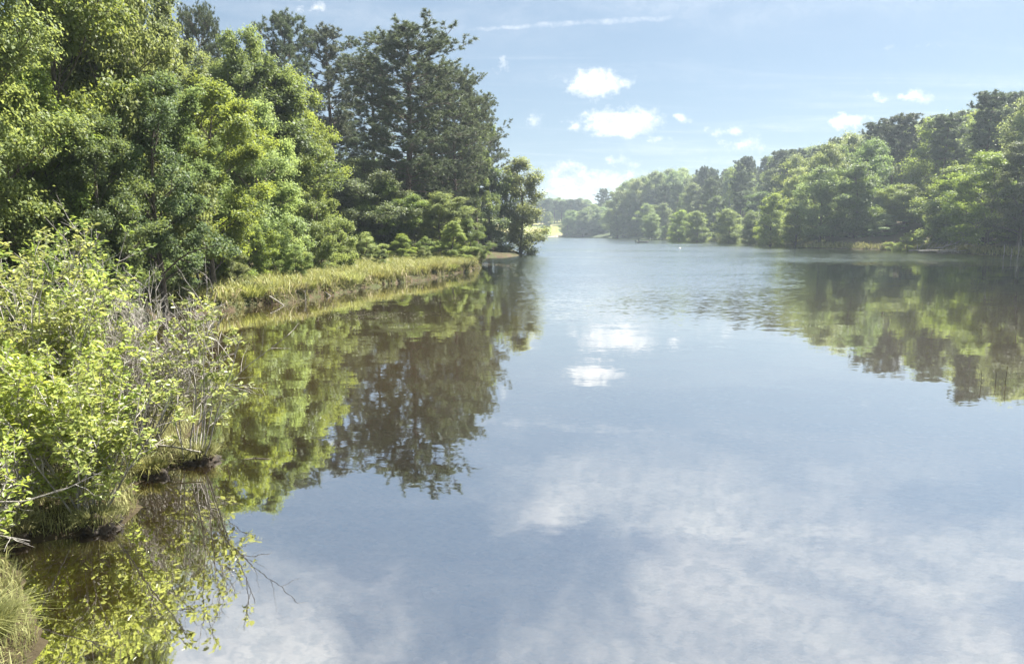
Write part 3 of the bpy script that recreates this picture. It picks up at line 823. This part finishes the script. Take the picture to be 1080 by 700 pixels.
def tuft(name, label, x, y, n, h, rad, spread=.8, wd=.009, mat='green_grass', z=None, group=None, bias=(0, 0)):
    a = r_.uniform(0, 6.28, n); q = rad * np.sqrt(r_.uniform(0, 1, n))
    bx, by = np.cos(a) * q, np.sin(a) * q
    L = np.stack([np.cos(a) * spread * (q / rad) * r_.uniform(.5, 1.4, n) + bias[0], np.sin(a) * spread * (q / rad) * r_.uniform(.5, 1.4, n) + bias[1], np.zeros(n)], 1)
    L += r_.normal(size=(n, 3)) * np.array([.15, .15, 0])
    o = blades(np.stack([bx, by, np.zeros(n)], 1), h * r_.uniform(.5, 1.15, n), r_.uniform(.6, 1.2, n) * wd, L, r_.uniform(0, 1, n), name, M[mat], int(x * 100) % 97 + 3)
    o.location = (x, y, gz(x, y) if z is None else z)
    return tag(o, label, 'grass tuft', group)
for k in range(26):
    y = 29.5 + 31 * (k + r_.uniform(0, .8)) / 26
    for _ in range(60):
        x = r_.uniform(-17, -3); dd_ = float(sdf(np.array([x]), np.array([y]))[0])
        if .15 < dd_ < (.7 if k % 2 else 3.5): break
    nth = ['nearest', 'second nearest', 'third nearest', 'fourth nearest', 'fifth nearest'][min(4, k // 6)]
    q = nth + ' straw coloured' if k % 3 == 0 else nth + ' yellow green' if k % 3 == 1 else nth + ' green and brown'
    tuft('grass_tussock', q + (' grass tussock on the lip of the grassy bank' if k % 2 else ' grass tussock set back on the grassy bank'), x, y, 420, r_.uniform(.4, .8), r_.uniform(.3, .6), .9, .035,
         mat='green_grass' if k % 3 == 1 else 'dry', group='grass tussocks on the left bank')
p = bank_pts(2600, 26, 70, -18, -3, .02, 3.5)
base = np.stack([p[:, 0], p[:, 1], height(p[:, 0], p[:, 1]) - .03], 1); N = len(p)
o = blades(base, r_.uniform(.25, .85, N), r_.uniform(.015, .03, N), r_.uniform(.3, 1.5, N), r_.uniform(.7, 1, N), 'dead_grass', M['dead_stalk'], 12)
o['kind'] = 'stuff'; o['label'] = 'bleached dead stalks bent through the bank grass'; o['category'] = 'dead grass'
# grass of the near bank under the shrubs
p = bank_pts(15000, 4.2, 13, -8.5, -3.2, .06, 1.8)
base = np.stack([p[:, 0], p[:, 1], height(p[:, 0], p[:, 1]) - .03], 1); N = len(p)
o = blades(base, r_.uniform(.08, .26, N), r_.uniform(.005, .010, N), r_.uniform(.2, 1.0, N), r_.uniform(0, 1, N), 'undergrowth', M['dry'], 4)
o['kind'] = 'stuff'; o['label'] = 'grass growing on the near bank beneath the shrubs'; o['category'] = 'undergrowth'
# grass along the right shore
p = bank_pts(16000, 90, 300, 30, 110, .0, 2.5)
base = np.stack([p[:, 0], p[:, 1], height(p[:, 0], p[:, 1]) - .05], 1); N = len(p)
o = blades(base, r_.uniform(.3, .9, N), r_.uniform(.06, .14, N), r_.uniform(.2, .8, N), r_.uniform(0, 1, N), 'shore_grass', M['dry'], 6)
o['kind'] = 'stuff'; o['label'] = 'thin strip of grass along the right shore'; o['category'] = 'grass'

tuft('grass_tuft', 'big arching grass tuft at the bottom left corner', -3.86, 5.0, 1500, .34, .16, 1.15, .008, z=.08)
tuft('grass_tuft', 'smaller grass tuft behind the one at the bottom left corner', -4.75, 5.8, 700, .42, .26, .9, .009)

# ------------------------------------------------------------------ hummocks and shrubs of the near bank
def hummock(label, x, y, rx, ry, h):
    import bmesh
    bm = bmesh.new(); bmesh.ops.create_icosphere(bm, subdivisions=4, radius=1)
    from mathutils import noise
    for v in bm.verts:
        c = v.co.copy(); k = 1 + .45 * noise.noise(c * 2.4 + Vector((x * 3, y, 0))) + .30 * noise.noise(c * 6 + Vector((x, y * 3, 0)))
        zz_ = c.z
        v.co = Vector((c.x * rx * k * (1.0 if zz_ > 0 else .85), c.y * ry * k, zz_ * h * k * (1 if zz_ > 0 else 1.6)))
    me = bpy.data.meshes.new('mud_hummock'); bm.to_mesh(me); bm.free()
    for p_ in me.polygons: p_.use_smooth = True
    me.materials.append(M['mud'])
    o = link(bpy.data.objects.new('mud_hummock', me)); o.location = (x, y, -.02)
    # hanging rootlets and grass on it are part of it
    n_ = 600
    a = r_.uniform(0, 6.28, n_); q = np.sqrt(r_.uniform(.1, 1, n_))
    b_ = np.stack([np.cos(a) * rx * .85 * q, np.sin(a) * ry * .85 * q, h * np.sqrt(np.maximum(0, 1 - q * q * .7)) * .9], 1)
    L = np.stack([np.cos(a) * q, np.sin(a) * q, np.zeros(n_)], 1) * 1.2
    blades(b_, r_.uniform(.05, .20, n_), r_.uniform(.005, .010, n_), L * r_.uniform(.4, 1.5, (n_, 1)), r_.uniform(0, 1, n_), 'grass_cap', M['dry'], 9).parent = o
    return tag(o, label, 'hummock')
hummock('dark undercut mud hummock under the leaning sparse shrub', -4.12, 9.45, .22, .2, .17)
hummock('dark mud hummock below the low leafy shrub nearest the camera', -4.25, 7.25, .26, .2, .15)
hummock('black mud hummock at the left edge of the view above the grass tuft', -4.95, 7.0, .28, .24, .18)
hummock('dark mud hummock between the two shrub hummocks', -4.5, 8.9, .20, .2, .14)

def shrub(name, label, x, y, h, spread, stems, leafn, seed, bias=(0, 0), L=.062, bare=0.0, twn=7, sub=7, z=None, mat='shrub', cat='shrub', group=None, smin=.3):
    global rng
    rng = np.random.default_rng(seed)
    S = []; T = []; tips = []; tdr = []
    for k in range(stems):
        az = rng.uniform(0, 6.28); rr = spread * math.sqrt(rng.uniform(.02, 1))
        b0 = np.array([math.cos(az) * .16 * rr, math.sin(az) * .16 * rr, -.12])
        hl = h * rng.uniform(.6, 1.05)
        d = unit(np.array([math.cos(az) * rr * .8 / h + bias[0], math.sin(az) * rr * .8 / h + bias[1], 1.0]))
        r0 = rng.uniform(.008, .016) * (h / 2.4)
        pts, dd = poly(b0, d, hl * 1.05, 7, .16, .05, r0, .004, S)
        for q in range(sub):
            f = smin + (1 - smin) * (q + rng.uniform(0, 1)) / sub
            i = min(6, int(f * 7)); p_ = pts[i] * (1 - f * 7 + i) + pts[i + 1] * (f * 7 - i)
            out = unit(dd + rvec() * 1.0 + np.array([0, 0, .1]) + np.array([bias[0], bias[1], 0]) * .5)
            sp, sd = poly(p_, out, h * rng.uniform(.10, .26), 4, .25, .12, .0055, .003, S)
            dead = rng.uniform() < bare
            for z_ in range(twn):
                i2 = int(rng.integers(1, 5)); p2 = sp[i2]
                td = unit(sd + rvec() * .9 + np.array([0, 0, .25])); tl = rng.uniform(.07, .22)
                T.append([*p2, *(p2 + td * tl), .0028, .0016])
                if not dead:
                    tips.append([*p2, *(p2 + td * tl)]); tdr.append(td)
    root = thing(name, label, cat, (x, y, gz(x, y) if z is None else z), 0, group)
    V1, F1 = tubes(S, 5); V2, F2 = tubes(T, 3)
    mesh_obj('stems', np.concatenate([V1, V2]), [F1, F2 + len(V1)], M['twig'], root, smooth=True)
    if tips:
        tips = np.array(tips); tdr = np.array(tdr); K = len(tips); N = K * leafn
        f = rng.uniform(.15, 1.05, (N, 1)) ** .7
        a_ = np.repeat(tips[:, :3], leafn, 0); b_ = np.repeat(tips[:, 3:], leafn, 0); dr = np.repeat(tdr, leafn, 0)
        side = np.cross(dr, rng.normal(size=(N, 3))); side /= np.linalg.norm(side, axis=1, keepdims=True)
        ax = dr * .7 + side * .9 + np.array([0, 0, .15])
        ax /= np.linalg.norm(ax, axis=1, keepdims=True)
        Ls = L * rng.uniform(.4, 1.45, N)
        cen = a_ * (1 - f) + b_ * f + ax * Ls[:, None] * .6
        nor = np.array([0, 0, 1.0]) + rng.normal(size=(N, 3)) * .55
        V, F = leaves(cen, nor, ax, Ls, Ls * rng.uniform(.42, .58, N), .14, True)
        tint = np.clip(np.repeat(rng.normal(size=K) * .18 + .5, leafn) + rng.normal(size=N) * .2, 0, 1)
        mesh_obj('leaves', V, [F], M[mat], root, tint=np.concatenate([tint, tint]))
    return root

shrub('shrub', 'large bright shrub at the left edge, tallest of the waterside shrubs', -6.35, 9.3, 2.55, 1.6, 28, 6, 101, L=.068)
shrub('shrub', 'bright leafy shrub whose top stands against the dark trees, right of the tallest shrub', -5.75, 9.3, 2.25, .8, 16, 6, 102, L=.065)
shrub('shrub', 'dense yellow green shrub at the left edge, in front of the tallest shrub', -5.5, 7.9, 1.95, 1.1, 22, 6, 103, L=.062)
shrub('shrub', 'low leafy shrub nearest the camera standing on a dark hummock', -4.45, 7.45, 1.55, .95, 22, 7, 104, L=.058, sub=6, smin=.15, z=.15)
shrub('shrub', 'medium shrub behind the low leafy one, among grey stems', -5.0, 8.6, 1.5, .9, 14, 5, 105, L=.062, bare=.25)
shrub('shrub', 'sparse shrub leaning over the water on its own hummock, rightmost of the shrubs', -4.15, 9.45, 2.0, 1.35, 9, 6, 106, bias=(.22, -.02), L=.07, bare=.35, sub=7, twn=5, z=.2)
shrub('shrub', 'half bare shrub with a few yellow green sprays left of the leaning shrub', -5.0, 9.6, 1.5, .8, 9, 4, 107, L=.066, bare=.6)
shrub('bare_shrub', 'leafless grey tangle of fine twigs between the leafy shrubs', -5.15, 9.9, 2.0, 1.2, 48, 1, 108, bare=1.0, sub=9, twn=8)
shrub('bare_shrub', 'bare grey twigs standing taller just behind the leaning shrub', -5.6, 12.0, 2.3, .9, 9, 1, 109, bare=1.0, sub=7, twn=5)
shrub('bare_shrub', 'dead pale twigs rising above the half bare shrub', -6.3, 11.4, 2.8, .6, 6, 1, 110, bare=1.0, sub=6, twn=4)
shrub('shrub', 'small pale shrub at the left edge just above the corner grass tuft', -4.95, 6.3, 1.2, .7, 12, 5, 111, L=.055, bare=.3, sub=5)
shrub('shrub', 'shaded shrub at the back of the near bank by the cove', -7.6, 12.4, 3.0, 1.6, 22, 6, 112, L=.075, mat='broad')
shrub('shrub', 'deep green shrub behind the tallest shrub', -8.2, 10.6, 2.6, 1.7, 24, 7, 113, L=.075)

# ------------------------------------------------------------------ dead wood and bits in the water
def deadwood(name, label, pts, r0, r1, seed, nb=6, bl=.4, cat='branch', group=None, mat='wood'):
    global rng
    rng = np.random.default_rng(seed)
    S = []; n_ = len(pts) - 1
    pts = [np.array(p, float) for p in pts]; o0 = pts[0].copy(); pts = [p - o0 for p in pts]
    for i in range(n_):
        S.append([*pts[i], *pts[i + 1], r0 + (r1 - r0) * i / n_, r0 + (r1 - r0) * (i + 1) / n_])
    for k in range(nb):
        i = int(rng.integers(0, n_)); f = rng.uniform()
        p_ = pts[i] * (1 - f) + pts[i + 1] * f
        d = unit((pts[i + 1] - pts[i]) / np.linalg.norm(pts[i + 1] - pts[i]) + rvec() * .9)
        poly(p_, d, bl * rng.uniform(.4, 1.2), 4, .25, .1, r1 * .9 + .001, r1 * .3, S)
    V, F = tubes(S, 6)
    o = mesh_obj(name, V, [F], M[mat], smooth=True); o.location = o0
    return tag(o, label, cat, group)

deadwood('dead_branch', 'pale dead stick lying level above the water beside the leaning shrub', [(-5.35, 9.55, .34), (-4.9, 9.4, .27), (-4.4, 9.3, .25), (-4.0, 9.22, .20)], .016, .010, 1, 4, .3)
deadwood('dead_branch', 'thin bare branch reaching right over the water from the leaning shrub', [(-4.1, 9.4, .5), (-3.7, 9.2, 1.0), (-3.3, 9.1, 1.35), (-2.75, 9.0, 1.75)], .009, .003, 2, 9, .4, mat='twig')
deadwood('dead_branch', 'bare branch stretching over the water above the corner grass tuft', [(-4.9, 6.5, .55), (-4.4, 6.4, .60), (-4.0, 6.4, .72), (-3.7, 6.45, .86)], .009, .003, 3, 8, .35, mat='twig')
deadwood('dead_branch', 'grey twig drooping beside the black hummock at the left edge', [(-5.0, 6.2, .35), (-4.5, 6.1, .42), (-4.1, 6.0, .40)], .008, .003, 4, 6, .3, mat='twig')
x, y = G(275, 484)
deadwood('floating_branch', 'short waterlogged branch floating right of the leaning shrub', [(x - .25, y, -.01), (x - .08, y + .03, .004), (x + .08, y, .003), (x + .2, y + .04, -.01)], .010, .005, 5, 5, .10, mat='bark')
# twigs standing in the water at the right
for k, (px, py, h, ln, lb) in enumerate([(1035, 407, .32, -.03, 'knotted dark twig standing in the water, leftmost of those at the right edge'), (1060, 405, .35, .02, 'dark bent twig standing in the water, tallest of those at the right edge'),
                                     (1050, 404, .22, .0, 'short dark twig standing in the water between two taller twigs')]):
    x, y = G(px, py)
    deadwood('water_twig', lb, [(x, y, -.2), (x + ln * .5, y, h * .5), (x + ln, y, h)], .007, .003, 20 + k, 2, .10, cat='twig', mat='mud')
# brush on the right shore
for k, (px, py, l, rise, lb) in enumerate([(985, 266.2, 7, 1.2, 'grey fallen tree top with many twigs on the right waterline'), (1000, 266.8, 8, .6, 'long pale log lying along the right waterline'),
                                        (1018, 267.6, 6, .8, 'grey log beside the yellow green arching tree'), (1008, 266.6, 5, 1.4, 'tangled grey limb leaning on the long pale log')]):
    x, y = G(px, py)
    deadwood('fallen_log' if k else 'fallen_tree', lb, [(x - l / 2, y + .6, .25), (x - l / 6, y, .35), (x + l / 6, y - .2, .3 + rise * .4), (x + l / 2, y + .3, .2 + rise)], .14, .05, 40 + k, 26 if k in (0, 3) else 8, 2.2, cat='driftwood')
for k, (px, h) in enumerate([(1058, 1.5), (1066, 1.1), (1073, 1.7)]):
    x, y = G(px, 271.5)
    deadwood('dead_stake', ['tall', 'shortest', 'tallest'][k] + ' dead grey stem standing in the shallows under the trees at the right edge', [(x, y, -.4), (x + .1, y, h * .5), (x + .02, y, h)], .05, .03, 60 + k, 1, .4, cat='dead stem', group='dead stems in the right shallows')
# snags under the grassy bank
for k, (px, py, lb) in enumerate([(295, 322, 'pale root sticking out from under the grassy bank near its start'), (322, 317, 'dark stub standing in the water at the foot of the grassy bank'), (345, 312, 'bleached root sloping into the water midway along the grassy bank')]):
    x, y = G(px, py)
    deadwood('root_snag', lb, [(x - .5, y + .3, .35), (x, y, .12), (x + .35, y - .15, -.1)] if k != 1 else [(x, y, -.2), (x, y, .2), (x + .02, y, .42)], .035, .015, 70 + k, 4, .4, cat='root')

# pollen flecks and leaf bits floating in patches
p = []
for cx_, cy_, sx, sy, n_ in [(*G(395, 333), 1.6, .8, 500), (*G(455, 316), 1.8, 1.0, 420), (*G(385, 322), 1.2, .8, 90), (*G(330, 338), 1.0, .5, 60)]:
    p.append(np.stack([r_.normal(cx_, sx, n_), r_.normal(cy_, sy, n_)], 1))
p = np.concatenate(p); p = p[sdf(p[:, 0], p[:, 1]) < -.1]; N = len(p)
nn = np.tile([0, 0, 1.0], (N, 1)); Ls = r_.uniform(.012, .045, N)
V, F = leaves(np.stack([p[:, 0], p[:, 1], np.full(N, .004)], 1), nn, r_.normal(size=(N, 3)) * [1, 1, 0], Ls, Ls * .7, 0.0)
o = mesh_obj('floating_debris', V + [0, 0, .004], [F], plain('pollen_fleck', (.42, .40, .30), .8)); o['kind'] = 'stuff'
o['label'] = 'pale flecks and leaf bits floating on the calm water'; o['category'] = 'debris'

# ------------------------------------------------------------------ the fishing boat
def boat():
    import bmesh
    x, y = G(677, 256)
    root = thing('fishing_boat', 'small flat fishing boat out on the far water with one person aboard', 'boat', (x, y, 0), 0)
    L, Wd = 3.6, 1.3
    st = [(-.5, .9, .0), (-.25, 1.0, 0), (0, 1, 0), (.25, .95, .02), (.42, .7, .10), (.5, .45, .22)]
    out = [(-1, .42), (-.86, .02), (-.7, -.12), (0, -.14), (.7, -.12), (.86, .02), (1, .42)]
    inn = [(.93, .42), (.80, .03), (.62, -.06), (0, -.07), (-.62, -.06), (-.80, .03), (-.93, .42)]
    V = []; F = []
    ring = out + inn; n_ = len(ring)
    for f, wsc, lift in st:
        for a, b in ring:
            V.append((f * L, a * Wd / 2 * wsc, b + lift))
    for i in range(len(st) - 1):
        for j in range(n_):
            k = (j + 1) % n_
            F.append([i * n_ + j, i * n_ + k, (i + 1) * n_ + k, (i + 1) * n_ + j])
    V = np.array(V); nh = len(out)
    caps = []
    for i in (0, len(st) - 1):
        for j in range(nh - 1):
            caps.append([i * n_ + j, i * n_ + j + 1, i * n_ + (n_ - 2 - j), i * n_ + (n_ - 1 - j)])
    tr = [[j for j in range(nh)], [(len(st) - 1) * n_ + j for j in range(nh)]]
    mesh_obj('hull', V, [np.array(F), np.array(caps), np.array(tr)], plain('olive_paint', (.10, .11, .09), .5), root)
    for f in (-.28, .02, .3):
        bm = bmesh.new(); bmesh.ops.create_cube(bm, size=1)
        bmesh.ops.scale(bm, vec=(.28, Wd * .84, .04), verts=bm.verts); bmesh.ops.bevel(bm, geom=bm.edges[:], offset=.01)
        bmesh.ops.translate(bm, vec=(f * L, 0, .26), verts=bm.verts)
        me = bpy.data.meshes.new('bench'); bm.to_mesh(me); bm.free(); me.materials.append(plain('bench_metal', (.35, .36, .36), .5))
        link(bpy.data.objects.new('bench', me), root)
    # outboard motor
    S = [[-L / 2 - .05, 0, -.3, -L / 2 - .05, 0, .45, .04, .05], [-L / 2 - .10, 0, .40, -L / 2 - .10, 0, .72, .13, .10], [-L / 2, 0, .6, -L / 2 + .45, .05, .62, .02, .02]]
    V, F = tubes(S, 8); mesh_obj('outboard_motor', V, [F], plain('motor_black', (.02, .02, .022), .4), root)
    # seated angler: one skinned body
    me = bpy.data.meshes.new('person')
    J = {'pelvis': (0, 0, .0, .13), 'waist': (0, 0, .18, .13), 'chest': (.02, 0, .38, .15), 'neck': (.04, 0, .55, .055), 'head0': (.06, 0, .64, .085), 'head1': (.06, 0, .76, .085),
         'hipL': (.05, .10, -.01, .09), 'kneeL': (.46, .14, .05, .065), 'ankL': (.50, .14, -.27, .045), 'toeL': (.66, .15, -.30, .035),
         'hipR': (.05, -.10, -.01, .09), 'kneeR': (.46, -.14, .05, .065), 'ankR': (.50, -.14, -.27, .045), 'toeR': (.66, -.15, -.30, .035),
         'shL': (.02, .20, .46, .06), 'elL': (.14, .26, .20, .045), 'haL': (.38, .16, .20, .035), 'shR': (.02, -.20, .46, .06), 'elR': (.14, -.26, .20, .045), 'haR': (.38, -.12, .24, .035)}
    E = [('pelvis', 'waist'), ('waist', 'chest'), ('chest', 'neck'), ('neck', 'head0'), ('head0', 'head1'), ('pelvis', 'hipL'), ('hipL', 'kneeL'), ('kneeL', 'ankL'), ('ankL', 'toeL'),
         ('pelvis', 'hipR'), ('hipR', 'kneeR'), ('kneeR', 'ankR'), ('ankR', 'toeR'), ('chest', 'shL'), ('shL', 'elL'), ('elL', 'haL'), ('chest', 'shR'), ('shR', 'elR'), ('elR', 'haR')]
    ks = list(J); me.from_pydata([J[k][:3] for k in ks], [(ks.index(a), ks.index(b)) for a, b in E], [])
    o = link(bpy.data.objects.new('person', me))
    sk = o.modifiers.new('skin', 'SKIN'); sb = o.modifiers.new('sub', 'SUBSURF'); sb.levels = 2; sb.render_levels = 2
    for i_, k in enumerate(ks):
        o.data.skin_vertices[0].data[i_].radius = (J[k][3], J[k][3])
    o.data.skin_vertices[0].data[0].use_root = True
    bpy.context.view_layer.update()
    dg = bpy.context.evaluated_depsgraph_get()
    m2 = bpy.data.meshes.new_from_object(o.evaluated_get(dg)); bpy.data.objects.remove(o)
    m2.materials.clear(); m2.materials.append(plain('dark_clothes', (.03, .035, .05), .8))
    o = link(bpy.data.objects.new('person', m2)); o.location = (x - .28 * L, y, .41)
    for p_ in m2.polygons: p_.use_smooth = True
    tag(o, 'person in dark clothes sitting in the stern of the small boat', 'person')
    cap = mesh_obj('cap', *(lambda vf: (vf[0], [vf[1]]))(tubes([[.06, 0, .77, .06, 0, .86, .105, .06], [.10, 0, .785, .24, 0, .775, .08, .06]], 10)), plain('cap_cloth', (.10, .09, .07), .8), o)
boat()

# small white float near the far shore
import bmesh
x, y = G(717, 262.5)
bm = bmesh.new(); bmesh.ops.create_uvsphere(bm, u_segments=20, v_segments=12, radius=.22)
for v_ in bm.verts: v_.co.z *= .85
me = bpy.data.meshes.new('float_buoy'); bm.to_mesh(me); bm.free()
for p_ in me.polygons: p_.use_smooth = True
me.materials.append(plain('buoy_white', (.8, .8, .78), .4, 3, .04))
bo = link(bpy.data.objects.new('float_buoy', me)); bo.location = (x, y, .06)
V, F = tubes([[0, 0, .15, 0, 0, .30, .05, .035]], 10); mesh_obj('cap', V, [F], me.materials[0], bo)
tag(bo, 'small white float on the water right of the boat', 'buoy')

# ------------------------------------------------------------------ haze over the lake
HZ = 1
if HZ:
    x0, x1, y0, y1, z0, z1 = -1550, 1550, -450, 1950, -3.2, 52
    V = np.array([(x0, y0, z0), (x1, y0, z0), (x1, y1, z0), (x0, y1, z0), (x0, y0, z1), (x1, y0, z1), (x1, y1, z1), (x0, y1, z1)], float)
    F = np.array([[0, 3, 2, 1], [4, 5, 6, 7], [0, 1, 5, 4], [1, 2, 6, 5], [2, 3, 7, 6], [3, 0, 4, 7]])
    m, t, out = new_mat('haze_air')
    pv = t.new('ShaderNodeVolumePrincipled', {'Color': (.74, .87, 1.0, 1), 'Density': .0004, 'Anisotropy': .35})
    t.put(out.inputs['Volume'], pv.outputs[0])
    hz = mesh_obj('haze', V, [F], m); hz['kind'] = 'stuff'
